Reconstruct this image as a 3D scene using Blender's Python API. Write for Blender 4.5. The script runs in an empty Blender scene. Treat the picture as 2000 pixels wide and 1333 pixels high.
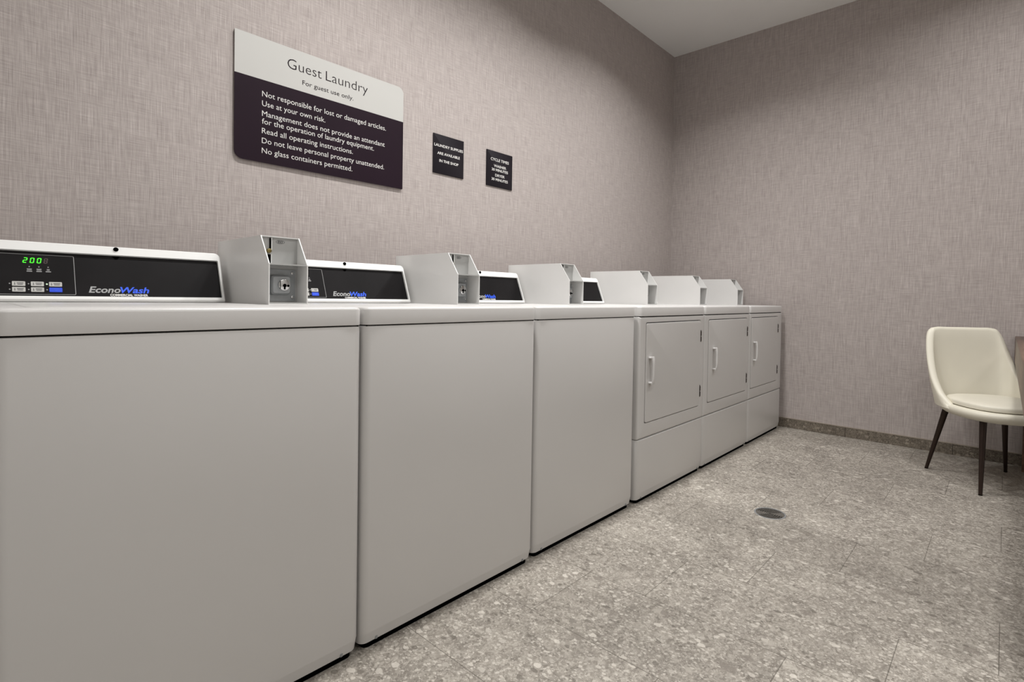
import bpy, bmesh, math, random
from mathutils import Vector, Matrix
random.seed(4)
S = bpy.context.scene
COL = S.collection
PI = math.pi

# ------------------------------------------------------------------ camera
CAM = (-0.7179, -2.2153, 0.945)
YAW, PITCH, ROLL, FPX, PX, PY = 0.7138, -0.0186, 0.0171, 1031.64, 1070.34, 600.18
f = Vector((math.cos(YAW)*math.cos(PITCH), math.sin(YAW)*math.cos(PITCH), math.sin(PITCH)))
r0 = f.cross(Vector((0, 0, 1))).normalized(); u0 = r0.cross(f)
r = r0*math.cos(ROLL) + u0*math.sin(ROLL)
u = -r0*math.sin(ROLL) + u0*math.cos(ROLL)
cd = bpy.data.cameras.new('camera'); cam = bpy.data.objects.new('camera', cd); COL.objects.link(cam)
m = Matrix((r, u, -f)).transposed().to_4x4(); m.translation = Vector(CAM); cam.matrix_world = m
cd.sensor_width = 36; cd.lens = FPX*36/2000
cd.shift_x = -(PX-1000)/2000; cd.shift_y = (PY-666.5)/2000
cd.clip_start = 0.05; cd.clip_end = 50
S.camera = cam

# ------------------------------------------------------------------ world, exposure, lights
w = bpy.data.worlds.new('world'); S.world = w; w.use_nodes = True
w.node_tree.nodes['Background'].inputs[0].default_value = (.5, .5, .5, 1)
w.node_tree.nodes['Background'].inputs[1].default_value = 0.1
S.view_settings.view_transform = 'Standard'
S.view_settings.look = 'None'
S.view_settings.gamma = 1
S.view_settings.exposure = -0.08
H = 3.037           # ceiling height
L = 3.4527          # far wall
XN, YN = -3.3, -4.6  # the ends of the room behind the camera
# downlights: x, y, watts
LAMPS = [(0.30, -0.92, 20), (1.25, -0.92, 16), (2.25, -0.92, 14), (-1.75, -0.92, 4),
         (2.45, -2.30, 15), (0.9, -2.4, 11), (-0.9, -2.9, 11), (1.8, -3.8, 4)]
def lamp_light(x, y, p, i):
    d = bpy.data.lights.new('downlight_lamp', 'AREA'); d.shape = 'DISK'; d.size = .15
    d.energy = p; d.color = (1.0, .992, .98); d.spread = math.radians(134 if y > -1 else 160)
    o = bpy.data.objects.new('downlight_lamp', d); COL.objects.link(o); o.location = (x, y, H-.02)
    return o
LL = [lamp_light(x, y, p, i) for i, (x, y, p) in enumerate(LAMPS)]
def fill_light(x, y, sx, sy, p):
    d = bpy.data.lights.new('fill_panel_lamp', 'AREA'); d.shape = 'RECTANGLE'; d.size = sx; d.size_y = sy
    d.energy = p; d.color = (1.0, .995, .985)
    o = bpy.data.objects.new('fill_panel_lamp', d); COL.objects.link(o); o.location = (x, y, H-.03)
    return o
FILL_PANELS = [(-2.3, -2.4, 1.2, .6, 10), (0.4, -3.9, 1.2, .6, 14)]  # unseen soft lights, added only to fill the room
PL = [fill_light(*a) for a in FILL_PANELS]

# ------------------------------------------------------------------ materials
def srgb(c):
    return tuple(((v/255)/12.92 if v/255 <= .04045 else (((v/255)+.055)/1.055)**2.4) for v in c)
class N:
    def __init__(s, name):
        s.m = bpy.data.materials.new(name); s.m.use_nodes = True; s.t = s.m.node_tree
        s.b = s.t.nodes['Principled BSDF']
    def n(s, typ, **k):
        o = s.t.nodes.new(typ)
        for a, v in k.items(): setattr(o, a, v)
        return o
    def l(s, a, b): s.t.links.new(a, b)
    def math(s, op, a, b=None, c=None, clamp=False):
        o = s.n('ShaderNodeMath', operation=op); o.use_clamp = clamp
        for i, v in enumerate((a, b, c)):
            if v is None: continue
            if isinstance(v, (int, float)): o.inputs[i].default_value = v
            else: s.l(v, o.inputs[i])
        return o.outputs[0]
    def mix(s, fac, a, b):
        o = s.n('ShaderNodeMix', data_type='RGBA')
        for i, v in ((0, fac), (6, a), (7, b)):
            if isinstance(v, (int, float)): o.inputs[i].default_value = v
            elif isinstance(v, tuple): o.inputs[i].default_value = (*v[:3], 1)
            else: s.l(v, o.inputs[i])
        return o.outputs[2]
    def noise(s, scale, vec=None, detail=2, rough=.5, mapscale=None):
        o = s.n('ShaderNodeTexNoise'); o.inputs['Scale'].default_value = scale
        o.inputs['Detail'].default_value = detail; o.inputs['Roughness'].default_value = rough
        v = vec
        if mapscale:
            mp = s.n('ShaderNodeMapping'); mp.inputs['Scale'].default_value = mapscale
            s.l(vec, mp.inputs['Vector']); v = mp.outputs[0]
        if v is not None: s.l(v, o.inputs['Vector'])
        return o.outputs[0]
    def ramp(s, fac, *stops):
        o = s.n('ShaderNodeValToRGB'); e = o.color_ramp.elements
        while len(e) < len(stops): e.new(.5)
        for i, (p, c) in enumerate(stops):
            e[i].position = p; e[i].color = (*c, 1) if len(c) == 3 else c
        s.l(fac, o.inputs[0]); return o.outputs[0]
    def pos(s): return s.n('ShaderNodeNewGeometry').outputs['Position']
    def bump(s, h, strength, dist=.001):
        o = s.n('ShaderNodeBump'); o.inputs['Strength'].default_value = strength
        o.inputs['Distance'].default_value = dist; s.l(h, o.inputs['Height']); s.l(o.outputs[0], s.b.inputs['Normal'])
    def set(s, **k):
        for a, v in k.items():
            i = s.b.inputs[a.replace('_', ' ')]
            if hasattr(v, 'is_output') or isinstance(v, bpy.types.NodeSocket): s.l(v, i)
            elif isinstance(v, tuple): i.default_value = (*v[:3], 1)
            else: i.default_value = v
        return s

def plain(name, col, rough=.5, metal=0, var=.03, scale=6, **k):
    s = N(name); c = srgb(col)
    n = s.noise(scale, s.n('ShaderNodeTexCoord').outputs['Object'], 3)
    dk = tuple(v*(1-var) for v in c); lt = tuple(min(1, v*(1+var)) for v in c)
    s.set(Base_Color=s.ramp(n, (.3, dk), (.7, lt)), Roughness=rough, Metallic=metal)
    for a, v in k.items(): s.b.inputs[a.replace('_', ' ')].default_value = v
    return s.m

M = {}
def enamel():
    s = N('white_enamel'); tc = s.pos()
    n = s.noise(1.4, tc, 3); fine = s.noise(900, tc, 1)
    s.set(Base_Color=s.ramp(n, (.3, srgb((204, 202, 200))), (.7, srgb((208, 206, 204)))),
          Roughness=.3)
    s.b.inputs['Specular IOR Level'].default_value = .5
    s.bump(fine, .05, .0005)
    return s.m
M['enamel'] = enamel()
M['paint'] = plain('white_box_paint', (222, 221, 219), .38, var=.015)
M['paint_shaded'] = plain('shaded_box_interior_paint', (172, 172, 170), .45, var=.015)  # box paint greyed down, shade of the recess put into the colour
M['plastic'] = plain('white_console_plastic', (232, 232, 230), .35, var=.01)
M['fascia'] = plain('black_fascia_film', (19, 17, 18), .45, var=.25, scale=9, Specular_IOR_Level=.12)
M['fascia_dark'] = plain('black_recess', (8, 8, 8), .5, Specular_IOR_Level=.12)
M['outline'] = plain('grey_print', (150, 150, 150), .5)
M['blue'] = plain('blue_print', (20, 70, 215), .45)
M['blue_text'] = plain('blue_lettering', (35, 88, 235), .45)
M['grey_text'] = plain('silver_lettering', (160, 160, 160), .45)
M['white_text'] = plain('white_lettering', (215, 213, 210), .5)
M['button'] = plain('pale_grey_button', (185, 184, 180), .45)
M['button_print'] = plain('dark_button_print', (70, 70, 72), .5)
M['black_text'] = plain('dark_lettering', (32, 24, 30), .7, Specular_IOR_Level=.1)
M['steel'] = plain('galvanised_steel', (158, 161, 163), .42, metal=.45, var=.12, scale=25)
M['chrome'] = plain('polished_chrome', (205, 205, 205), .15, metal=1)
M['brass'] = plain('aged_brass', (150, 135, 90), .3, metal=1, var=.2, scale=80)
M['drain_metal'] = plain('worn_drain_metal', (112, 108, 102), .4, metal=.5, var=.2, scale=60)
M['black'] = plain('black_rubber', (5, 5, 5), .9, Specular_IOR_Level=.0)
M['dark'] = plain('dark_gap', (14, 13, 12), .8, Specular_IOR_Level=.0)  # near-black stands in for shade in the door and seam gaps
M['sign_light'] = plain('pale_sign_acrylic', (188, 187, 183), .45, var=.01)
M['sign_dark'] = plain('dark_plum_sign_acrylic', (33, 20, 30), .55, var=.05, Specular_IOR_Level=.12)
M['sign_black'] = plain('charcoal_sign_acrylic', (32, 28, 33), .6, var=.06, Specular_IOR_Level=.12)
M['sign_edge'] = plain('clear_sign_edge', (140, 130, 130), .3)
M['ceil'] = plain('ceiling_paint', (238, 238, 236), .9, var=.015, scale=2)
M['wall_plain'] = plain('pale_wall_paint', (238, 236, 233), .9, var=.015, scale=2)
M['leather'] = plain('cream_leatherette', (226, 221, 205), .42, var=.03, scale=5)
M['leg'] = plain('dark_bronze_leg', (52, 40, 34), .35, metal=.6, var=.1)
M['trim_metal'] = plain('pale_metal_trim', (170, 160, 148), .4, metal=.5)
M['lamp_trim'] = plain('white_lamp_trim', (235, 235, 235), .5)

def emit(name, col, st):
    s = N(name); c = srgb(col)
    s.set(Base_Color=(0, 0, 0), Emission_Color=c, Emission_Strength=st)
    s.noise(5)
    return s.m
M['led_green'] = emit('lit_green_segment', (70, 245, 35), 1.25)
M['led_white'] = emit('lit_white_indicator', (225, 255, 215), 1.1)
M['led_off'] = plain('unlit_segment', (62, 48, 46), .4)
M['lens'] = emit('lit_lamp_lens', (255, 244, 230), 12)

def wallpaper():
    s = N('woven_linen_wallpaper'); p = s.pos()
    v1 = s.noise(1, p, 2, .6, (600, 600, 13)); v2 = s.noise(1, p, 2, .5, (210, 210, 7))
    h1 = s.noise(1, p, 2, .6, (16, 16, 520)); h2 = s.noise(1, p, 2, .5, (9, 9, 240))
    big = s.noise(2.2, p, 3)
    a = s.math('ADD', s.math('MULTIPLY', v1, .40), s.math('MULTIPLY', v2, .2))
    b = s.math('ADD', s.math('MULTIPLY', h1, .26), s.math('MULTIPLY', h2, .14))
    t = s.math('ADD', a, b)
    base = s.ramp(t, (.36, srgb((148, 139, 136))), (.50, srgb((176, 167, 163))), (.64, srgb((203, 195, 191))))
    c = s.mix(s.math('MULTIPLY', big, .25), base, srgb((164, 155, 153)))
    s.set(Base_Color=c, Roughness=.85)
    s.b.inputs['Specular IOR Level'].default_value = .2
    s.bump(t, .35, .0012)
    return s.m
M['wallpaper'] = wallpaper()

def stone(name, tiled=True, dark=1.0):
    s = N(name); p = s.pos()
    warp = s.n('ShaderNodeVectorMath', operation='ADD')
    nn = s.n('ShaderNodeTexNoise'); nn.inputs['Scale'].default_value = 38; nn.inputs['Detail'].default_value = 3
    s.l(p, nn.inputs['Vector'])
    sc = s.n('ShaderNodeVectorMath', operation='SCALE'); sc.inputs['Scale'].default_value = .016
    s.l(nn.outputs['Color'], sc.inputs[0]); s.l(p, warp.inputs[0]); s.l(sc.outputs[0], warp.inputs[1])
    vec = warp.outputs[0]
    col = s.ramp(s.noise(7, p, 6, .7), (.3, srgb((116, 110, 102))), (.5, srgb((140, 134, 125))), (.7, srgb((162, 156, 146))))
    for scale, amt, lo, hi in ((34, .22, (118, 111, 103), (186, 179, 168)), (78, .26, (108, 101, 93), (196, 190, 180)), (175, .30, (100, 93, 85), (206, 200, 190))):
        vo = s.n('ShaderNodeTexVoronoi', feature='SMOOTH_F1'); vo.inputs['Scale'].default_value = scale; vo.inputs['Smoothness'].default_value = .12
        s.l(vec, vo.inputs['Vector']); sep = s.n('ShaderNodeSeparateColor'); s.l(vo.outputs['Color'], sep.inputs[0])
        tone = s.ramp(sep.outputs[0], (.15, srgb(lo)), (.85, srgb(hi)))
        col = s.mix(s.math('MULTIPLY', s.math('GREATER_THAN', sep.outputs[1], .25), amt), col, tone)
    # the chips, three sizes of them
    for scale, thr, lim, lo, hi, amt in ((190, .44, .55, (84, 78, 71), (214, 208, 198), .55),
                                         (90, .46, .60, (92, 86, 79), (212, 206, 196), .66),
                                         (44, .44, .66, (104, 98, 90), (210, 204, 194), .74),
                                         (19, .38, .76, (128, 121, 113), (188, 182, 172), .66)):
        mp = s.n('ShaderNodeMapping'); mp.inputs['Scale'].default_value = (1.0, 1.0, 1); mp.inputs['Location'].default_value = (scale*.37, scale*.11, 0)
        mp.inputs['Rotation'].default_value = (0, 0, scale*.3)
        mp.inputs['Scale'].default_value = (1.25, .85, 1)
        s.l(vec, mp.inputs['Vector'])
        vo = s.n('ShaderNodeTexVoronoi'); vo.inputs['Scale'].default_value = scale; s.l(mp.outputs[0], vo.inputs['Vector'])
        sep = s.n('ShaderNodeSeparateColor'); s.l(vo.outputs['Color'], sep.inputs[0])
        size = s.math('MULTIPLY_ADD', sep.outputs[1], thr*.7, thr*.45)
        inside = s.math('SMOOTH_MIN', 1, s.math('MULTIPLY', s.math('SUBTRACT', size, vo.outputs['Distance']), 14), .1)
        inside = s.math('MAXIMUM', inside, 0)
        pick = s.math('GREATER_THAN', sep.outputs[0], lim)
        tone = s.ramp(sep.outputs[2], (0, srgb(lo)), (.25, srgb(lo)), (.45, srgb(hi)), (1, srgb(tuple(v-14 for v in hi))))
        col = s.mix(s.math('MULTIPLY', s.math('MULTIPLY', inside, pick), amt), col, tone)
    fine = s.noise(420, p, 2, .6)
    col = s.mix(s.math('MULTIPLY', s.math('GREATER_THAN', fine, .62), .28), col, srgb((105, 97, 88)))
    col = s.mix(s.math('MULTIPLY', s.math('LESS_THAN', fine, .36), .3), col, srgb((222, 215, 205)))
    if tiled:
        sp = s.n('ShaderNodeSeparateXYZ'); s.l(p, sp.inputs[0])
        xx = s.math('DIVIDE', s.math('SUBTRACT', sp.outputs[0], .155), .298)
        row = s.math('FLOOR', xx); fx = s.math('FRACT', xx)
        yy = s.math('DIVIDE', s.math('ADD', s.math('ADD', sp.outputs[1], 1.157), s.math('MULTIPLY', s.math('SUBTRACT', row, 1), .2137)), .641)
        fy = s.math('FRACT', yy); cy = s.math('FLOOR', yy)
        ex = s.math('MULTIPLY', s.math('MINIMUM', fx, s.math('SUBTRACT', 1, fx)), .298)
        ey = s.math('MULTIPLY', s.math('MINIMUM', fy, s.math('SUBTRACT', 1, fy)), .641)
        e = s.math('MINIMUM', ex, ey)
        cb = s.n('ShaderNodeCombineXYZ'); s.l(row, cb.inputs[0]); s.l(cy, cb.inputs[1])
        wn = s.n('ShaderNodeTexWhiteNoise'); s.l(cb.outputs[0], wn.inputs['Vector'])
        tone = s.ramp(wn.outputs['Value'], (0, (.85, .845, .84)), (1, (1.07, 1.07, 1.07)))
        mm = s.n('ShaderNodeMix', data_type='RGBA', blend_type='MULTIPLY'); mm.inputs[0].default_value = 1
        s.l(col, mm.inputs[6]); s.l(tone, mm.inputs[7]); col = mm.outputs[2]
        line = s.math('LESS_THAN', e, .0012)
        col = s.mix(s.math('MULTIPLY', line, .7), col, srgb((80, 74, 66)))
        s.bump(s.math('SUBTRACT', 1, line), .3, .0008)
    cl = s.ramp(s.noise(3.2, p, 4, .6), (.3, (.88, .875, .87)), (.7, (1.08, 1.08, 1.08)))
    mc = s.n('ShaderNodeMix', data_type='RGBA', blend_type='MULTIPLY'); mc.inputs[0].default_value = 1
    s.l(col, mc.inputs[6]); s.l(cl, mc.inputs[7]); col = mc.outputs[2]
    if dark != 1:
        mm = s.n('ShaderNodeMix', data_type='RGBA', blend_type='MULTIPLY'); mm.inputs[0].default_value = 1
        s.l(col, mm.inputs[6]); mm.inputs[7].default_value = (dark, dark*.93, dark*.85, 1); col = mm.outputs[2]
    s.set(Base_Color=col, Roughness=.52)
    s.b.inputs['Specular IOR Level'].default_value = .35
    return s.m
M['floor'] = stone('speckled_stone_tile')
M['base'] = stone('brown_stone_skirting', False, .52)

def wood():
    s = N('brown_wood_veneer'); p = s.pos()
    a = s.noise(1, p, 4, .6, (3, 60, 60)); b = s.noise(1, p, 3, .5, (1.5, 14, 14))
    t = s.math('ADD', s.math('MULTIPLY', a, .5), s.math('MULTIPLY', b, .5))
    s.set(Base_Color=s.ramp(t, (.35, srgb((70, 50, 38))), (.5, srgb((98, 74, 58))), (.65, srgb((124, 98, 80)))), Roughness=.35)
    s.bump(a, .1, .0005)
    return s.m
M['wood'] = wood()

# ------------------------------------------------------------------ mesh helpers
class MB:
    def __init__(s): s.v = []; s.f = []
    def add(s, vs, fs):
        o = len(s.v); s.v += [tuple(v) for v in vs]; s.f += [tuple(i+o for i in q) for q in fs]; return s
    def box(s, x0, x1, y0, y1, z0, z1, xf=None):
        vs = [(x, y, z) for z in (z0, z1) for y in (y0, y1) for x in (x0, x1)]
        if xf: vs = [xf(*v) for v in vs]
        return s.add(vs, [(0, 2, 3, 1), (4, 5, 7, 6), (0, 1, 5, 4), (2, 6, 7, 3), (0, 4, 6, 2), (1, 3, 7, 5)])
    def loft(s, rings, caps=(True, True)):
        n = len(rings[0]); vs = [p for q in rings for p in q]; fs = []
        for k in range(len(rings)-1):
            for i in range(n):
                j = (i+1) % n; fs.append((k*n+i, k*n+j, (k+1)*n+j, (k+1)*n+i))
        if caps[0]: fs.append(tuple(range(n-1, -1, -1)))
        if caps[1]: fs.append(tuple((len(rings)-1)*n+i for i in range(n)))
        return s.add(vs, fs)
    def cyl(s, c, ax, r, h, n=24, r2=None, bev=0):
        ax = Vector(ax).normalized(); c = Vector(c); t = ax.orthogonal().normalized(); b = ax.cross(t)
        r2 = r if r2 is None else r2
        def ring(rr, d): return [c+ax*d+(t*math.cos(2*PI*i/n)+b*math.sin(2*PI*i/n))*rr for i in range(n)]
        rs = [ring(r, 0)]
        if bev: rs += [ring(r2, h-bev), ring(r2-bev*.3, h-bev*.3), ring(r2-bev, h)]
        else: rs += [ring(r2, h)]
        return s.loft(rs)
    def build(s, name, mat, parent=None, smooth=40, bevel=0, seg=2, subsurf=0):
        me = bpy.data.meshes.new(name); me.from_pydata(s.v, [], s.f); me.update()
        bm = bmesh.new(); bm.from_mesh(me); bmesh.ops.recalc_face_normals(bm, faces=bm.faces)
        if bevel:
            bmesh.ops.bevel(bm, geom=[e for e in bm.edges if e.calc_face_angle(0) > .6], offset=bevel, segments=seg, affect='EDGES', profile=.7)
        for fc in bm.faces: fc.smooth = True
        bm.to_mesh(me); bm.free()
        me.set_sharp_from_angle(angle=math.radians(smooth))
        for mt in (mat if isinstance(mat, (list, tuple)) else [mat]): me.materials.append(mt)
        o = bpy.data.objects.new(name, me); COL.objects.link(o)
        if subsurf:
            mo = o.modifiers.new('sub', 'SUBSURF'); mo.levels = mo.render_levels = subsurf
        if parent: o.parent = parent
        return o
def rring(a0, a1, b0, b1, r, fn, n=6):
    """rounded rectangle ring in a plane; r: one radius or four (for corners --, +-, ++, -+)"""
    rs = r if isinstance(r, (tuple, list)) else (r,)*4
    out = []
    for (cx, cy, s0, rr) in ((a0, b0, PI, rs[0]), (a1, b0, 1.5*PI, rs[1]), (a1, b1, 0, rs[2]), (a0, b1, .5*PI, rs[3])):
        rr = max(rr, 1e-5)
        ox = cx+rr if cx == a0 else cx-rr; oy = cy+rr if cy == b0 else cy-rr
        for i in range(n+1):
            t = s0+.5*PI*i/n
            out.append(fn(ox+rr*math.cos(t), oy+rr*math.sin(t)))
    return out
def thing(name, label, cat, loc=(0, 0, 0), group=None, rz=0):
    o = bpy.data.objects.new(name, None); o.empty_display_size = .1; COL.objects.link(o)
    o.location = loc; o.rotation_euler = (0, 0, rz); o['label'] = label; o['category'] = cat
    if group: o['group'] = group
    return o
def struct(o): o['kind'] = 'structure'; return o
_fonts = {}
def text_mesh(name, body, size, xf, mat, parent, align='LEFT', shear=0, sx=1, depth=.0006, bold=0, width=None, spacing=1.0):
    """text laid flat in local (a, b); xf maps (a, b, d) to space. width: fit the line to this length"""
    cu = bpy.data.curves.new(name, 'FONT'); cu.body = body; cu.size = size; cu.align_x = align
    cu.shear = shear; cu.offset = bold; cu.space_character = spacing; cu.resolution_u = 3; cu.extrude = 0
    to = bpy.data.objects.new(name, cu); COL.objects.link(to)
    bpy.context.view_layer.update()
    me = bpy.data.meshes.new_from_object(to.evaluated_get(bpy.context.evaluated_depsgraph_get()))
    bpy.data.objects.remove(to); bpy.data.curves.remove(cu)
    xs = [v.co.x for v in me.vertices]
    if width: k = width/(max(xs)-min(xs)); sx = k
    x0 = min(xs) if align == 'LEFT' else 0
    for v in me.vertices:
        v.co = Vector(xf((v.co.x-x0)*sx, v.co.y, depth))
    me.name = name; me.materials.append(mat)
    me.update()
    o = bpy.data.objects.new(name, me); COL.objects.link(o); o.parent = parent
    return o

# ------------------------------------------------------------------ room shell
def slab(name, x0, x1, y0, y1, z0, z1, mat):
    return struct(MB().box(x0, x1, y0, y1, z0, z1).build(name, mat))
# floor with the hole of the drain in it
DC = (1.703, -1.446); DR = .066
fm = MB(); n = 48
circ = [(DC[0]+DR*math.cos(2*PI*i/n), DC[1]+DR*math.sin(2*PI*i/n), 0) for i in range(n)]
Q = .12
sq = []
for i in range(n):
    a = 2*PI*i/n; c, s_ = math.cos(a), math.sin(a); k = Q/max(abs(c), abs(s_))
    sq.append((DC[0]+c*k, DC[1]+s_*k, 0))
low = [(x, y, -.05) for x, y, z in circ]
fm.loft([sq, circ, low], (False, True))
X0, X1, Y0, Y1 = DC[0]-Q, DC[0]+Q, DC[1]-Q, DC[1]+Q
for a in ((XN, X0, YN, 0), (X1, L, YN, 0), (X0, X1, YN, Y0), (X0, X1, Y1, 0)):
    fm.add([(a[0], a[2], 0), (a[1], a[2], 0), (a[1], a[3], 0), (a[0], a[3], 0)], [(0, 1, 2, 3)])
fo = fm.build('floor', M['floor']); struct(fo)
me = fo.data
for p_ in me.polygons: p_.use_smooth = False
if me.polygons[-1].normal.z < 0: me.flip_normals()
slab('ceiling', XN-.1, L+.1, YN-.1, .1, H, H+.1, M['ceil'])
slab('wall_left', XN-.1, L+.1, 0, .1, 0, H, M['wallpaper'])
slab('wall_back', L, L+.1, YN-.1, 0, 0, H, M['wallpaper'])
slab('wall_right', XN-.1, L+.1, YN-.1, YN, 0, H, M['wall_plain'])
slab('wall_front', XN-.1, XN, YN, 0, 0, H, M['wall_plain'])
# skirting of brown stone pieces with a thin pale metal edge
bb = MB(); y = 0.0; cuts = [-.012, -.787, -1.387, -1.987, -2.587, -3.187, -3.787, -4.387, YN]
for a, b in zip(cuts, cuts[1:]): bb.box(L-.011, L, b+.001, a-.001, 0, .068)
struct(bb.build('baseboard_back', M['base'], bevel=.0008, seg=1))
struct(MB().box(L-.012, L, YN, -.012, .068, .0725).build('trim_1', M['trim_metal']))
b2 = MB(); x = XN
while x < L-.01:
    b2.box(x+.001, min(x+.6, L)-.001, -.011, 0, 0, .068); x += .6
struct(b2.build('baseboard_left', M['base']))
struct(MB().box(XN, L, -.012, 0, .068, .0725).build('trim_2', M['trim_metal']))

# ------------------------------------------------------------------ ceiling lamps (out of the picture, they light the room; the panels are added fill)
for i, (o, (x, y, p)) in enumerate(zip(LL, LAMPS)):
    wh = {0: 'above the nearest washer', 1: 'above the third washer', 2: 'above the dryers', 3: 'to the left of the washers', 4: 'above the chair and counter', 5: 'above the open floor beside the dryers', 6: 'behind the camera', 7: 'over the far side of the counter'}[i]
    t = thing('recessed_downlight', 'round white recessed ceiling downlight ' + wh, 'light', (x, y, H), 'recessed ceiling downlights')
    rg = MB(); nn = 32
    def rr(rad, z): return [(rad*math.cos(2*PI*k/nn), rad*math.sin(2*PI*k/nn), z) for k in range(nn)]
    rg.loft([rr(.085, 0), rr(.087, -.004), rr(.08, -.007), rr(.072, -.004), rr(.072, -.0005)], (True, True))
    rg.build('trim_ring', M['lamp_trim'], t)
for o, (x, y, sx, sy, p), wh in zip(PL, FILL_PANELS, ('behind the camera', 'over the far side of the room behind the counter')):
    t = thing('added_fill_panel', 'added rectangular fill light panel on the ceiling ' + wh, 'light', (x, y, H), 'added fill light panels')
    fr = MB(); a, b = sx/2, sy/2
    fr.box(-a-.03, a+.03, -b-.03, -b, -.02, 0).box(-a-.03, a+.03, b, b+.03, -.02, 0).box(-a-.03, -a, -b, b, -.02, 0).box(a, a+.03, -b, b, -.02, 0)
    fr.build('frame', M['lamp_trim'], t)

# ------------------------------------------------------------------ laundry machines
YF = -.962          # plane of the fronts
YB = -.25           # plane of the backs
YR = -.606          # y of the machine's root
def Y(y): return y-YR

def fascia_xf(dx):
    dx -= .0058
    c = math.cos(math.atan(.40)); s_ = math.sin(math.atan(.40))
    def g(a, b, d=0):     # a along the machine, b up the sloping face, d out of it
        return (a+dx, Y(-.397+.40*b*c - c*d), .924+b*c + s_*d)
    return g

def seven_seg(mb, g, a0, b0, wd, hg, segs, slant=.15, th=.0023):
    def q(x0, x1, y0, y1): 
        mb.add([g(a0+x+slant*yy, b0+yy, .0016) for x, yy in ((x0, y0), (x1, y0), (x1, y1), (x0, y1))], [(0, 1, 2, 3)])
    h2 = hg/2; e = .0004
    D = {'a': (th*.6, wd-th*.6, hg-th, hg), 'g': (th*.6, wd-th*.6, h2-th/2, h2+th/2), 'd': (th*.6, wd-th*.6, 0, th),
         'f': (0, th, h2+e, hg-e-th*.3), 'b': (wd-th, wd, h2+e, hg-e-th*.3), 'e': (0, th, e+th*.3, h2-e), 'c': (wd-th, wd, e+th*.3, h2-e)}
    for k in segs: q(*D[k])

def coin_box(root, W):
    dx = W/2
    a0, a1 = dx-.117, dx-.008
    yf, yt, yb = Y(-.67), Y(-.611), Y(-.262)
    zs, z0, z1 = 1.0255, .911, 1.108
    prof = [(yf, z0), (yf, zs), (yt, z1), (yb, z1), (yb, z0)]
    mb = MB(); th = .0028
    for xa, xb in ((a0, a0+th), (a1-th, a1)):
        mb.add([(xa, *q) for q in prof]+[(xb, *q) for q in prof],
               [(0, 1, 2, 3, 4), (9, 8, 7, 6, 5)]+[(i, (i+1) % 5, (i+1) % 5+5, i+5) for i in range(5)])
    mb.box(a0+th, a1-th, yt, yb, z1-th, z1)
    mb.box(a0+th, a1-th, yf, yb, z0, z0+th)
    mb.box(a0+th, a1-th, yb-th, yb, z0+th, z1-th)
    box = mb.build('coin_box', M['paint'], root, smooth=25)
    P = MB(); yp = Y(-.604)
    P.box(a0+th, a1-th, yp, yp+.002, z0+th, z1-th)
    P.box(a0+th, a1-th, yf+.0008, yp, zs-.0022, zs+.0012)
    P.box(a0+th, a1-th, yf+.0006, yf+.003, z0+th, z0+.006)
    P.build('inner_panel', M['paint_shaded'], box, smooth=25)
    # coin plate with raised square boss
    pl = MB(); ax0, ax1 = a0+th, dx-.017
    pl.box(ax0, ax1, yp-.0025, yp, .9205, 1.013)
    fn = lambda d: (lambda a, b: (a, yp-d, b))
    pl.loft([rring(dx-.093, dx-.034, .938, .997, .008, fn(.002)), rring(dx-.091, dx-.036, .940, .995, .008, fn(.017)),
             rring(dx-.087, dx-.040, .944, .991, .006, fn(.021))], (False, True))
    pl.build('coin_plate', M['steel'], box, smooth=30)
    lk = MB(); lk.cyl((dx-.0575, yp-.020, .968), (0, -1, 0), .0168, .007, 28, bev=.002)
    lo = lk.build('lock_ring', M['chrome'], box)
    kh = MB(); kh.cyl((dx-.0575, yp-.0268, .966), (0, -1, 0), .0052, .0007, 16); kh.box(dx-.0600, dx-.0550, yp-.0275, yp-.0268, .9545, .9655)
    kh.cyl((dx-.0475, yp-.0268, .9655), (0, -1, 0), .0035, .0006, 12)
    kh.box(dx-.0708, dx-.0688, yp-.0274, yp-.0268, .956, .979)
    kh.build('keyhole', M['black'], box)
    for bx, bz in ((dx-.026, 1.003), (dx-.0255, .932)):
        b = MB(); b.cyl((bx, yp-.0022, bz), (0, -1, 0), .0048, .0035, 6, bev=.001); b.build('bolt', M['chrome'], box)
    # slot of the coin slide above
    sl = MB(); sl.box(dx-.0905, dx-.087, yp-.0028, yp-.0001, 1.072, 1.102); sl.box(dx-.0945, dx-.0875, yp-.0028, yp-.0001, 1.031, 1.055)
    sl.build('coin_slot', M['black'], box)
    br = MB(); br.cyl((dx-.0925, yp, 1.0655), (0, -1, 0), .0065, .008, 20, bev=.0015)
    br.build('slot_lock', M['brass'], box)
    gd = MB(); gd.box(dx-.0865, dx-.0845, yp-.005, yp, 1.068, 1.104); gd.box(dx-.0872, dx-.0852, yp-.005, yp, 1.030, 1.056)
    gd.build('slot_guide', M['plastic'], box)
    ov = MB(); nn = 28; ring = []
    for (ra, rb) in ((.0125, .0052), (.0115, .0044)):
        ring.append([(dx-.060+ra*math.cos(2*PI*k/nn), yp-.0004, 1.093+rb*math.sin(2*PI*k/nn)) for k in range(nn)])
    ov.loft(ring, (False, False)); ov.build('oval_mark', M['button_print'], box)
    text_mesh('lettering', 'ESD', .0085, lambda a, b, d: (dx-.060+a, yp-.0005, 1.0902+b), M['button_print'], box, 'CENTER', bold=.0001)
    return box

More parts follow.
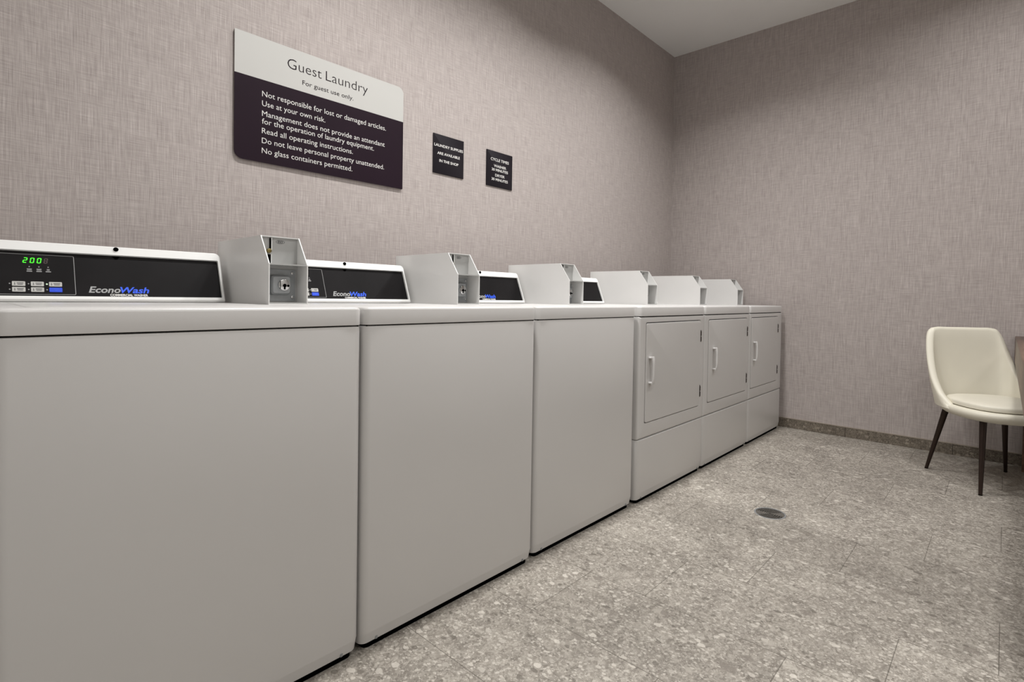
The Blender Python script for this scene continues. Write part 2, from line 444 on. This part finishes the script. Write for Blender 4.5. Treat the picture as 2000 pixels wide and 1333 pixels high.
def console(root, W, kind, lit, end=.133):
    dx = -W/2; g = fascia_xf(dx)
    u0_, u1_ = .013, W-end; v0_, v1_ = -.0138, .1495
    mb = MB()
    def back(a, b):
        p = g(a, b, 0); return (p[0], Y(-.262), p[2])
    R4 = (.006, .006, .016, .016)
    mb.loft([rring(u0_, u1_, v0_, v1_, R4, back, 8), rring(u0_, u1_, v0_, v1_, R4, lambda a, b: g(a, b, 0), 8),
             rring(u0_+.0015, u1_-.0015, v0_+.0015, v1_-.0015, tuple(q-.001 for q in R4), lambda a, b: g(a, b, .006), 8),
             rring(u0_+.005, u1_-.005, v0_+.005, v1_-.005, tuple(q-.004 for q in R4), lambda a, b: g(a, b, .0090), 8),
             rring(u0_+.009, u1_-.0085, -.0005, .1225, .003, lambda a, b: g(a, b, .0085), 8),
             rring(u0_+.009, u1_-.0085, -.0005, .1225, .003, lambda a, b: g(a, b, .0001), 8)], (True, False))
    mb.add([g(u0_+.009, -.0005, -.0005), g(u1_-.0085, -.0005, -.0005), g(u1_-.0085, .1225, -.0005), g(u0_+.009, .1225, -.0005)], [(0, 1, 2, 3)])
    co = mb.build('console', M['plastic'], root, smooth=35)
    fa = MB(); fa.loft([rring(u0_+.0092, u1_-.0087, -.0003, .1223, .003, lambda a, b: g(a, b, -.0003)),
                        rring(u0_+.0092, u1_-.0087, -.0003, .1223, .003, lambda a, b: g(a, b, .0009))])
    fa.build('fascia', M['fascia'], co)
    kn = MB(); kx = (u0_+u1_)/2 + .001
    c0 = g(kx+.0, .139, .007); kn.cyl(c0, (0, -.93, .37), .0058, .006, 20, bev=.002)
    kn.build('top_screw', M['black'], co)
    nt = MB(); nt.add([g(kx-.010, .1222, .0012), g(kx+.010, .1222, .0012), g(kx+.0025, .112, .0012), g(kx-.0025, .112, .0012)], [(0, 1, 2, 3)])
    nt.build('notch', M['black'], co)
    if kind != 'washer': return co
    # grey outline of the key pad
    ol = MB(); ol.loft([rring(.030, .1840, .0060, .1150, .003, lambda a, b: g(a, b, .0011)), rring(.0312, .1828, .0072, .1138, .0022, lambda a, b: g(a, b, .0011))], (False, False))
    ol.build('pad_outline', M['outline'], co)
    bx = [(.0672, .0908), (.1002, .1242), (.1333, .1580)]
    for r_, (b0, b1) in enumerate(((.0282, .0408), (.0130, .0255))):
        for c_, (a0, a1) in enumerate(bx):
            blue = (r_ == 1 and c_ == 2)
            q = MB(); q.loft([rring(a0, a1, b0, b1, .0016, lambda a, b: g(a, b, .0008)), rring(a0+.0003, a1-.0003, b0+.0003, b1-.0003, .0014, lambda a, b: g(a, b, .0018))])
            q.build('button', M['blue'] if blue else M['button'], co)
            pr = MB(); am = (a0+a1)/2; bm_ = (b0+b1)/2
            def qd(x0, x1, y0, y1): pr.add([g(x, yy, .0020) for x, yy in ((x0, y0), (x1, y0), (x1, y1), (x0, y1))], [(0, 1, 2, 3)])
            if blue: qd(am-.004, am+.005, bm_+.0012, bm_+.0028); qd(am-.002, am+.003, bm_-.0028, bm_-.0014)
            else:
                qd(a0+.0042, a0+.0054, bm_-.0030, bm_+.0030); qd(a0+.0036, a0+.0060, bm_-.0032, bm_-.0022)
                qd(a0+.0085, a1-.0035, bm_+.0008, bm_+.0026); qd(a0+.0095, a1-.0045, bm_-.0028, bm_-.0010)
            pr.build('button_print', M['blue_text'] if blue else M['button_print'], co)
            dm = MB(); da, db = a0-.0038, (b0+b1)/2
            on = lit and r_ == 0 and c_ == 2
            rad = .0015 if not on else .0019
            dm.add([g(da+rad*math.cos(t*PI/6), db+rad*math.sin(t*PI/6), .0012) for t in range(12)], [tuple(range(12))])
            dm.build('indicator_light', M['led_white'] if on else M['outline'], co)
    ic = MB()
    for a in (.099, .1165, .1335):
        ic.add([g(a+.0014*math.cos(t*PI/5), .0809+.0014*math.sin(t*PI/5), .0012) for t in range(10)], [tuple(range(10))])
        for k, (hw, b0, b1) in enumerate(((.0046, .0740, .0757), (.0042, .0715, .0730), (.0050, .0672, .0697))):
            if k < 2 and a == .1335: hw *= .6
            ic.add([g(x, yy, .0012) for x, yy in ((a-hw, b0), (a+hw, b0), (a+hw, b1), (a-hw, b1))], [(0, 1, 2, 3)])
    ic.build('cycle_marks', M['outline'], co)
    a0 = .0868
    dg = MB()
    seven_seg(dg, g, a0, .0905, .0082, .0150, 'abged'); seven_seg(dg, g, a0+.0127, .0905, .0082, .0150, 'abcdef'); seven_seg(dg, g, a0+.0254, .0905, .0082, .0150, 'abcdef')
    dg.build('digit_display', M['led_green'] if lit else M['led_off'], co)
    d4 = MB(); seven_seg(d4, g, a0+.038, .0905, .0075, .0150, 'abcdefg'); d4.build('unlit_digit', M['led_off'], co)
    text_mesh('brand_lettering', 'Econo', .0245, lambda a, b, d: g(.2092+a, .0135+b, .0013), M['grey_text'], co, shear=.25, width=.0665, bold=.0006)
    text_mesh('brand_lettering', 'Wash', .0245, lambda a, b, d: g(.2752+a, .0135+b, .0013), M['blue_text'], co, shear=.25, width=.0640, bold=.0006)
    text_mesh('line_lettering', 'COMMERCIAL WASHER', .0088, lambda a, b, d: g(.2527+a, .0040+b, .0013), M['white_text'], co, width=.083, bold=.0003)
    return co

def cabinet(root, W, dryer=False):
    h = W/2; fx = lambda z: (lambda a, b: (a, b, z))
    y0, y1 = Y(YF), Y(YB)
    R = (.020, .020, .006, .006)
    def ring(ins, z, r=R): return rring(-h+ins*.2, h-ins*.2, y0+ins, y1-ins*.2, r, fx(z))
    kp = MB(); kp.loft([rring(-h+.014, h-.014, y0+.013, y1-.02, .014, fx(0.0005)), rring(-h+.014, h-.014, y0+.013, y1-.02, .014, fx(.018))]); kp.build('kick_plate', M['black'], root)
    mb = MB()
    if not dryer:
        mb.loft([ring(.010, .0165), ring(.007, .0175), ring(.0015, .044), ring(0, .049), ring(0, .856), ring(.0012, .8605), ring(.004, .862)])
        mb.build('cabinet', M['enamel'], root, smooth=28)
    else:
        mb.loft([ring(.010, .0165), ring(.007, .0175), ring(.0015, .044), ring(0, .049), ring(0, .2915), ring(.0015, .2935), ring(.005, .2945)])
        mb.build('lower_panel', M['enamel'], root, smooth=28)
        # upper cabinet with the door opening
        d0, d1 = dryer[0], dryer[1]; z0, z1 = .3685, .8325
        cb = MB(); rr4 = .012
        outer = lambda ins, yy: rring(-h+ins, h-ins, .2965+ins, .862-ins*.6, .004, lambda a, b: (a, yy, b))
        inner = lambda ins, yy: rring(d0+ins, d1-ins, z0+ins, z1-ins, rr4, lambda a, b: (a, yy, b))
        cb.loft([outer(0, y1), outer(0, y0+.014), outer(.0012, y0+.007), outer(.0055, y0+.002), outer(.012, y0), inner(-.0045, y0), inner(-.003, y0+.0015), inner(-.003, y0+.012)], (True, False))
        cb.build('cabinet', M['enamel'], root, smooth=34)
        rc = MB(); rc.add(inner(-.0035, y0+.011), [tuple(range(len(inner(0, 0))))]); rc.build('door_recess', M['dark'], root)
        db = MB(); db.loft([inner(.0006, y0+.010), inner(.0006, y0-.001), inner(.0020, y0-.0028), inner(.0050, y0-.0034)])
        dr = db.build('door', M['enamel'], root, smooth=34)
        # handle: a bowed upright bar on two stubs
        hx = d0+dryer[2]
        hb = MB(); zs_ = [.548+.128*k/14 for k in range(15)]; rings = []
        for k, zz in enumerate(zs_):
            t = abs(k-7)/7; off = .026-.006*t**4; wd = .0085+.004*t**3
            rings.append([(hx+px*wd, y0-off+py*.0045, zz) for px, py in ((-1, .2), (-.7, -.8), (0, -1.15), (.7, -.8), (1, .2), (.7, .9), (-.7, .9))])
        hb.loft(rings)
        for zz in (.550, .667):
            hb.loft([rring(hx-.012, hx+.016, zz-.001, zz+.008, .003, lambda a, b: (a, y0-.003, b)), rring(hx-.0115, hx+.0125, zz, zz+.0075, .003, lambda a, b: (a, y0-.024, b))])
        hb.build('handle', M['enamel'], dr, smooth=50)
        for zz in (.716, .416):
            hg = MB(); hg.box(d1-.001, d1+.0042, y0-.0045, y0+.001, zz, zz+.064)
            hg.cyl((d1+.0015, y0-.004, zz+.004), (0, 0, 1), .0032, .024, 12); hg.cyl((d1+.0015, y0-.004, zz+.034), (0, 0, 1), .0032, .024, 12)
            hg.build('hinge', M['leg'], root)
    for sx in (-1, 1):
        sc = MB(); sc.box(sx*(h-.046)-.003, sx*(h-.046)+.003, y0+.0035, y0+.012, .0185, .0260); sc.build('bottom_clip', M['steel'], root)
    # worktop of the machine
    tp = MB(); RT = (.020, .020, .008, .008)
    tp.loft([rring(-h+.003, h-.003, y0+.002, y1, RT, fx(.8645)), rring(-h, h, y0-.0015, y1, RT, fx(.8655)), rring(-h, h, y0-.0015, y1, RT, fx(.9035)),
             rring(-h+.001, h-.001, y0-.0003, y1, RT, fx(.9070)), rring(-h+.0035, h-.0035, y0+.0022, y1, RT, fx(.9100)), rring(-h+.0075, h-.0075, y0+.006, y1, RT, fx(.9110))])
    tp.build('top_panel', M['enamel'], root, smooth=50)
    gp = MB(); gp.box(-h+.008, h-.008, y0+.006, y1-.01, .858, .8655); gp.build('seam_gap_shade', M['dark'], root)  # dark strip painting the shade of the open seam
    if not dryer:
        ld = MB(); xa, xb, ya, yb = -h+.045, h-.145, y0+.035, Y(-.46)
        ld.loft([rring(xa, xb, ya, yb, .03, fx(.9108)), rring(xa+.001, xb-.001, ya+.001, yb-.001, .03, fx(.9116)), rring(xa+.005, xb-.005, ya+.005, yb-.005, .027, fx(.9121))])
        ld.build('lid', M['enamel'], root, smooth=40)

def washer(W, loc, label, lit):
    t = thing('washing_machine', label, 'washing machine', loc, 'top loading washers in the row')
    cabinet(t, W); console(t, W, 'washer', lit); coin_box(t, W)
    return t
def dryer(W, loc, label, door):
    t = thing('dryer', label, 'dryer', loc, 'front door dryers in the row')
    cabinet(t, W, door); console(t, W, 'dryer', False, door[3]); coin_box(t, W)
    return t
def dup(root, loc, label):
    q = root.copy(); COL.objects.link(q); q.location = loc; q['label'] = label
    for ch in list(root.children):
        c = ch.copy(); COL.objects.link(c); c.parent = q
        for gch in list(ch.children):
            d = gch.copy(); COL.objects.link(d); d.parent = c
            if gch.name.startswith('digit_display'): 
                d.data = gch.data.copy(); d.data.materials[0] = M['led_off']
            if gch.name.startswith('indicator_light'):
                d.data = gch.data.copy(); d.data.materials[0] = M['outline']
    return q
g_ = .003
W1 = .6610
w1 = washer(W1, (-.0012-W1/2, YR, 0), 'nearest white top-loading washer, its black console showing 200 in green digits', True)
w2 = dup(w1, (.6681-.0015-W1/2, YR, 0), 'second white top-loading washer, under the right half of the large laundry sign')
w3 = dup(w1, (1.3431-.0015-W1/2, YR+.006, 0), 'third white top-loading washer, standing directly before the first dryer')
edges = [1.3431, 2.0520, 2.7350, 3.3885]
GAP = [.025, .003, .003]
DOORS = [(1.426, 2.000, .032, .160), (2.107, 2.683, .062, .205), (2.766, 3.288, .042, .205)]
for gp_, dd, (a, b), lb in zip(GAP, DOORS, zip(edges, edges[1:]), ('white dryer nearest the washers, with square door and coin box', 'middle one of the three white dryers', 'white dryer farthest away, beside the far papered wall')):
    W = b-a-gp_-.001
    xc = b-.001-W/2
    dryer(W, (xc, YR, 0), lb, (dd[0]-xc, dd[1]-xc, dd[2], dd[3]))

# ------------------------------------------------------------------ signs on the wall
def big_sign():
    x0, x1, z0, z1, zm = .011, .744, 1.4525, 1.9335, 1.7725
    t = thing('wall_sign', 'large two-tone Guest Laundry rules sign in pale grey and dark plum', 'sign', ((x0+x1)/2, 0, z0))
    def fn(yy): return lambda a, b: (a-(x0+x1)/2, yy, b-z0)
    bk = MB(); R4 = (.030, .002, .030, .002)
    bk.loft([rring(x0+.001, x1-.001, z0-.001, z1-.001, R4, fn(-.001)), rring(x0+.001, x1-.001, z0-.001, z1-.001, R4, fn(-.0075))]); bk.build('backing', M['sign_edge'], t)
    up = MB(); up.loft([rring(x0, x1, zm, z1, (.0005, .0005, .030, .002), fn(-.0070)), rring(x0, x1, zm, z1, (.0005, .0005, .030, .002), fn(-.0105))]); pu = up.build('title_panel', M['sign_light'], t)
    dn = MB(); dn.loft([rring(x0, x1, z0, zm, (.030, .002, .0005, .0005), fn(-.0070)), rring(x0, x1, z0, zm, (.030, .002, .0005, .0005), fn(-.0105))]); pd = dn.build('rules_panel', M['sign_dark'], t)
    def tx(xa, zb): return lambda a, b, d: (xa+a-(x0+x1)/2, -.0110, zb+b-z0)
    text_mesh('title_lettering', 'Guest', .0590, tx(.2035, 1.850), M['black_text'], pu, width=.1400, bold=-.0007)
    text_mesh('title_lettering', 'Laundry', .0590, tx(.3620, 1.850), M['black_text'], pu, width=.1945, bold=-.0007)
    text_mesh('subtitle_lettering', 'For guest use only.', .0265, tx(.2635, 1.8015), M['black_text'], pu, width=.224)
    for (s_, zb, xe) in (('Not responsible for lost or damaged articles.', 1.7085, .651), ('Use at your own risk.', 1.6715, .361),
                         ('Management does not provide an attendant', 1.6325, .6455), ('for the operation of laundry equipment.', 1.6025, .5905),
                         ('Read all operating instructions.', 1.5655, .4875), ('Do not leave personal property unattended.', 1.5275, .6435), ('No glass containers permitted.', 1.4885, .4855)):
        text_mesh('rules_lettering', s_, .0305, tx(.1085, zb), M['white_text'], pd, width=xe-.1085)
big_sign()
def small_sign(x0, x1, z0, z1, label, lines, fs):
    t = thing('notice_plate', label, 'sign', ((x0+x1)/2, 0, z0), 'small dark wall notices')
    cx = (x0+x1)/2
    pl = MB(); fn = lambda yy: (lambda a, b: (a-cx, yy, b-z0))
    pl.loft([rring(x0, x1, z0, z1, .001, fn(-.001)), rring(x0, x1, z0, z1, .001, fn(-.0055)), rring(x0+.001, x1-.001, z0+.001, z1-.001, .001, fn(-.0065))])
    p = pl.build('plate', M['sign_black'], t)
    for s_, xa, xb, zb, k in lines:
        text_mesh('lettering', s_, fs*k, lambda a, b, d, xa=xa, zb=zb: (xa+a-cx, -.0070, zb+b-z0), M['white_text'], p, width=xb-xa, bold=.0004)
small_sign(.9255, 1.1235, 1.570, 1.769, 'small dark square notice reading laundry supplies are available in the shop',
           [('LAUNDRY SUPPLIES', .930, 1.117, 1.7065, 1), ('ARE AVAILABLE', .950, 1.096, 1.6675, 1), ('IN THE SHOP', .963, 1.087, 1.6300, 1)], .0190)
small_sign(1.289, 1.491, 1.5685, 1.768, 'small dark square notice listing the washer and dryer cycle times',
           [('CYCLE TIMES', 1.3185, 1.461, 1.7135, 1.2), ('WASHER', 1.343, 1.440, 1.6790, 1.15), ('30 MINUTES', 1.327, 1.455, 1.6570, 1.15),
            ('DRYER', 1.354, 1.429, 1.6270, 1.15), ('30 MINUTES', 1.327, 1.455, 1.6030, 1.15)], .0180)

# ------------------------------------------------------------------ floor drain
def drain():
    t = thing('floor_drain', 'round perforated metal drain grate set in the stone tile floor', 'drain', (DC[0], DC[1], 0))
    n = 40
    def rg(r_, z): return [(r_*math.cos(2*PI*k/n), r_*math.sin(2*PI*k/n), z) for k in range(n)]
    rim = MB(); rim.loft([rg(.0655, -.012), rg(.0655, -.0006), rg(.0645, .0008), rg(.0605, .0008), rg(.0600, -.001), rg(.0600, -.012)], (False, False))
    rim.build('rim', M['steel'], t)
    cup = MB(); cup.loft([rg(.064, -.013), rg(.045, -.045)], (False, True)); cup.build('cup', M['black'], t)
    gr = MB()
    # concentric arc bars, broken into two fans, joined by spokes
    for ra in (.010, .0195, .029, .0385, .048, .0565):
        w_ = .0021
        for half in (0, 1):
            a0 = math.radians(25)+half*PI; span = math.radians(130) if ra > .012 else PI*.99
            m_ = 20; top = []; bot = []
            for k in range(m_+1):
                a = a0+span*k/m_
                for rr_ in (ra-w_, ra+w_):
                    top.append((rr_*math.cos(a), rr_*math.sin(a), -.0005)); bot.append((rr_*math.cos(a), rr_*math.sin(a), -.004))
            vs = top+bot; o = len(top); fs = []
            for k in range(m_):
                i = 2*k; fs += [(i, i+1, i+3, i+2), (o+i, o+i+2, o+i+3, o+i+1), (i, i+2, o+i+2, o+i), (i+1, o+i+1, o+i+3, i+3)]
            fs += [(0, o, o+1, 1), (2*m_, 2*m_+1, o+2*m_+1, o+2*m_)]
            gr.add(vs, fs)
    for k in range(2):      # the two solid wedges between the fans
        for sgn in (0, 1):
            pass
    for half in (0, 1):
        ac = half*PI; m_ = 8; vs = [(0, 0, -.0006), (0, 0, -.004)]; fs = []
        for k in range(m_+1):
            a = ac-math.radians(25)+math.radians(50)*k/m_
            vs += [(.0602*math.cos(a), .0602*math.sin(a), -.0006), (.0602*math.cos(a), .0602*math.sin(a), -.004)]
        for k in range(m_):
            i = 2+2*k; fs += [(0, i, i+2), (1, i+3, i+1), (i, i+1, i+3, i+2)]
        gr.add(vs, fs)
    for a in (math.radians(90), math.radians(270), math.radians(60), math.radians(240), math.radians(120), math.radians(300)):
        c, s_ = math.cos(a), math.sin(a)
        gr.add([(c*r_-s_*w_, s_*r_+c*w_, z) for z in (-.0005, -.004) for r_ in (.004, .0602) for w_ in (-.0014, .0014)],
               [(0, 1, 3, 2), (4, 6, 7, 5), (0, 2, 6, 4), (1, 5, 7, 3)])
    gr.build('grate', M['drain_metal'], t)
    t.rotation_euler.z = math.radians(115)
drain()

# ------------------------------------------------------------------ counter along the right
def counter():
    x0, x1, y0, y1 = 1.05, L-.002, -2.92, -2.262
    t = thing('folding_counter', 'dark brown wooden counter with thick edge, running to the far wall past the chair', 'counter', ((x0+x1)/2, (y0+y1)/2, 0))
    cx, cy = (x0+x1)/2, (y0+y1)/2
    fn = lambda z: (lambda a, b: (a-cx, b-cy, z))
    tp = MB(); tp.loft([rring(x0, x1, y0, y1, .003, fn(.628)), rring(x0, x1, y0, y1, .003, fn(.7600)), rring(x0+.002, x1-.002, y0+.002, y1-.002, .003, fn(.762))])
    tp.build('worktop', M['wood'], t)
    for xa in (1.15, 3.30):
        pp = MB(); pp.box(xa-cx, xa+.04-cx, y0+.05-cy, y1-.045-cy, 0, .628); pp.build('support_panel', M['wood'], t)
counter()

# ------------------------------------------------------------------ chair
def chair():
    C0 = Vector((2.965, -2.176, 0)); ph = math.radians(35)
    # local +x is forward, local +y is the chair's left as one looks at it from the front of the photo (b = -y)
    rz = math.atan2(-math.sin(ph), -math.cos(ph))
    t = thing('dining_chair', 'cream leatherette bucket chair on slim dark tapered legs, tucked beside the brown counter', 'chair', C0, rz=rz)
    # in local axes: forward = +x ; image-right side b = +y   (check: rot(+y) = (-sin rz, cos rz))
    ctrl = [((-.200, 0), (-.262, 0), .812), ((-.196, .080), (-.259, .085), .812), ((-.185, .135), (-.252, .148), .811),
            ((-.165, .170), (-.238, .183), .792), ((-.130, .190), (-.205, .203), .700), ((-.095, .203), (-.165, .214), .610), ((-.050, .212), (-.115, .221), .530),
            ((.000, .214), (-.055, .219), .460), ((.045, .200), (.015, .203), .405)]
    full = [((a[0], -a[1]), (b[0], -b[1]), z) for a, b, z in reversed(ctrl[1:])]+ctrl
    def cr(p0, p1, p2, p3, t_): return .5*((2*p1)+(-p0+p2)*t_+(2*p0-5*p1+4*p2-p3)*t_*t_+(-p0+3*p1-3*p2+p3)*t_**3)
    def samp(i, t_, key):
        q = [key(full[max(0, min(len(full)-1, i+k))]) for k in (-1, 0, 1, 2)]
        return cr(*q, t_)
    cols = []
    for i in range(len(full)-1):
        for k in range(4 if i < len(full)-2 else 5):
            tt = k/4
            cols.append(((samp(i, tt, lambda c: c[0][0]), samp(i, tt, lambda c: c[0][1])), (samp(i, tt, lambda c: c[1][0]), samp(i, tt, lambda c: c[1][1])), samp(i, tt, lambda c: c[2])))
    th = .036; NV = 10; sh = MB(); rings = []
    for j, (pb, pt, zt) in enumerate(cols):
        q0 = cols[max(0, j-1)]; q1 = cols[min(len(cols)-1, j+1)]
        tx_, ty_ = q1[0][0]-q0[0][0], q1[0][1]-q0[0][1]; l_ = math.hypot(tx_, ty_); nx, ny = ty_/l_, -tx_/l_   # points outward/inward
        z0 = .385; ring = []
        # inner side up, over the rim, outer side down
        for k in range(NV+1):
            s_ = k/NV; z = z0+(zt-th*.5-z0)*s_; b = s_+.12*math.sin(PI*s_)
            x = pb[0]+(pt[0]-pb[0])*b; y_ = pb[1]+(pt[1]-pb[1])*b
            ring.append((x, y_, z, 1))
        pts = [(x-nx*th/2, y_-ny*th/2, z) for x, y_, z, _ in ring]
        x, y_, z, _ = ring[-1]
        for a in (150, 120, 90, 60, 30):
            c_ = math.cos(math.radians(a))*th/2; s2 = math.sin(math.radians(a))*th/2
            pts.append((x+nx*c_, y_+ny*c_, z+s2))
        pts += [(x+nx*th/2, y_+ny*th/2, z) for x, y_, z, _ in reversed(ring)]
        rings.append(pts)
    m_ = len(rings[0]); vs = [p for q in rings for p in q]; fs = []
    for k in range(len(rings)-1):
        for i in range(m_-1): fs.append((k*m_+i, k*m_+i+1, (k+1)*m_+i+1, (k+1)*m_+i))
        fs.append((k*m_+m_-1, k*m_, (k+1)*m_, (k+1)*m_+m_-1))
    fs.append(tuple(range(m_))); fs.append(tuple((len(rings)-1)*m_+i for i in range(m_)))
    sh.add(vs, fs)
    # seat pan: rounded outline
    def outline(k, z, n_=56):
        out = []
        for i in range(n_):
            a = 2*PI*i/n_; c_, s_ = math.cos(a), math.sin(a)
            e = 2/2.7; x = abs(c_)**e*(1 if c_ > 0 else -1); y_ = abs(s_)**e*(1 if s_ > 0 else -1)
            xr = .262 if x > 0 else .208
            out.append((.012+x*(xr+k), y_*(.226+k)*(1-.06*max(0, -x)), z))
        return out
    sh.loft([outline(-.05, .352), outline(-.022, .356), outline(-.006, .367), outline(.002, .382), outline(.001, .397), outline(-.008, .405), outline(-.025, .408)])
    so = sh.build('seat_shell', M['leather'], t, smooth=60)
    cu = MB(); cu.loft([outline(-.040, .4075), outline(-.026, .413), outline(-.024, .430), outline(-.030, .438), outline(-.045, .443), outline(-.09, .446), outline(-.16, .448)])
    cu.build('seat_cushion', M['leather'], t, smooth=60)
    pp = MB()
    rng = random.Random(3)
    def inv(wx, wy):
        d = Vector((wx, wy, 0))-C0; c_, s_ = math.cos(rz), math.sin(rz)
        return (d.x*c_+d.y*s_, -d.x*s_+d.y*c_)
    feet = [inv(2.996, -1.894), inv(2.661, -2.144), inv(3.235, -2.238), inv(2.900, -2.488)]
    tops = [(-.125, feet[0][1]*.72), (.150, feet[1][1]*.72), (-.125, feet[2][1]*.72), (.150, feet[3][1]*.72)]
    for fo_, to in zip(feet, tops):
        a = Vector((fo_[0], fo_[1], .002)); b = Vector((to[0], to[1], .365)); d = b-a
        lg = MB(); lg.cyl(a, d, .0085, d.length, 18, r2=.0165); lg.build('leg', M['leg'], t)
        ft = MB(); ft.cyl((fo_[0], fo_[1], 0), (0, 0, 1), .0088, .004, 16); ft.build('foot_cap', M['black'], t)
chair()
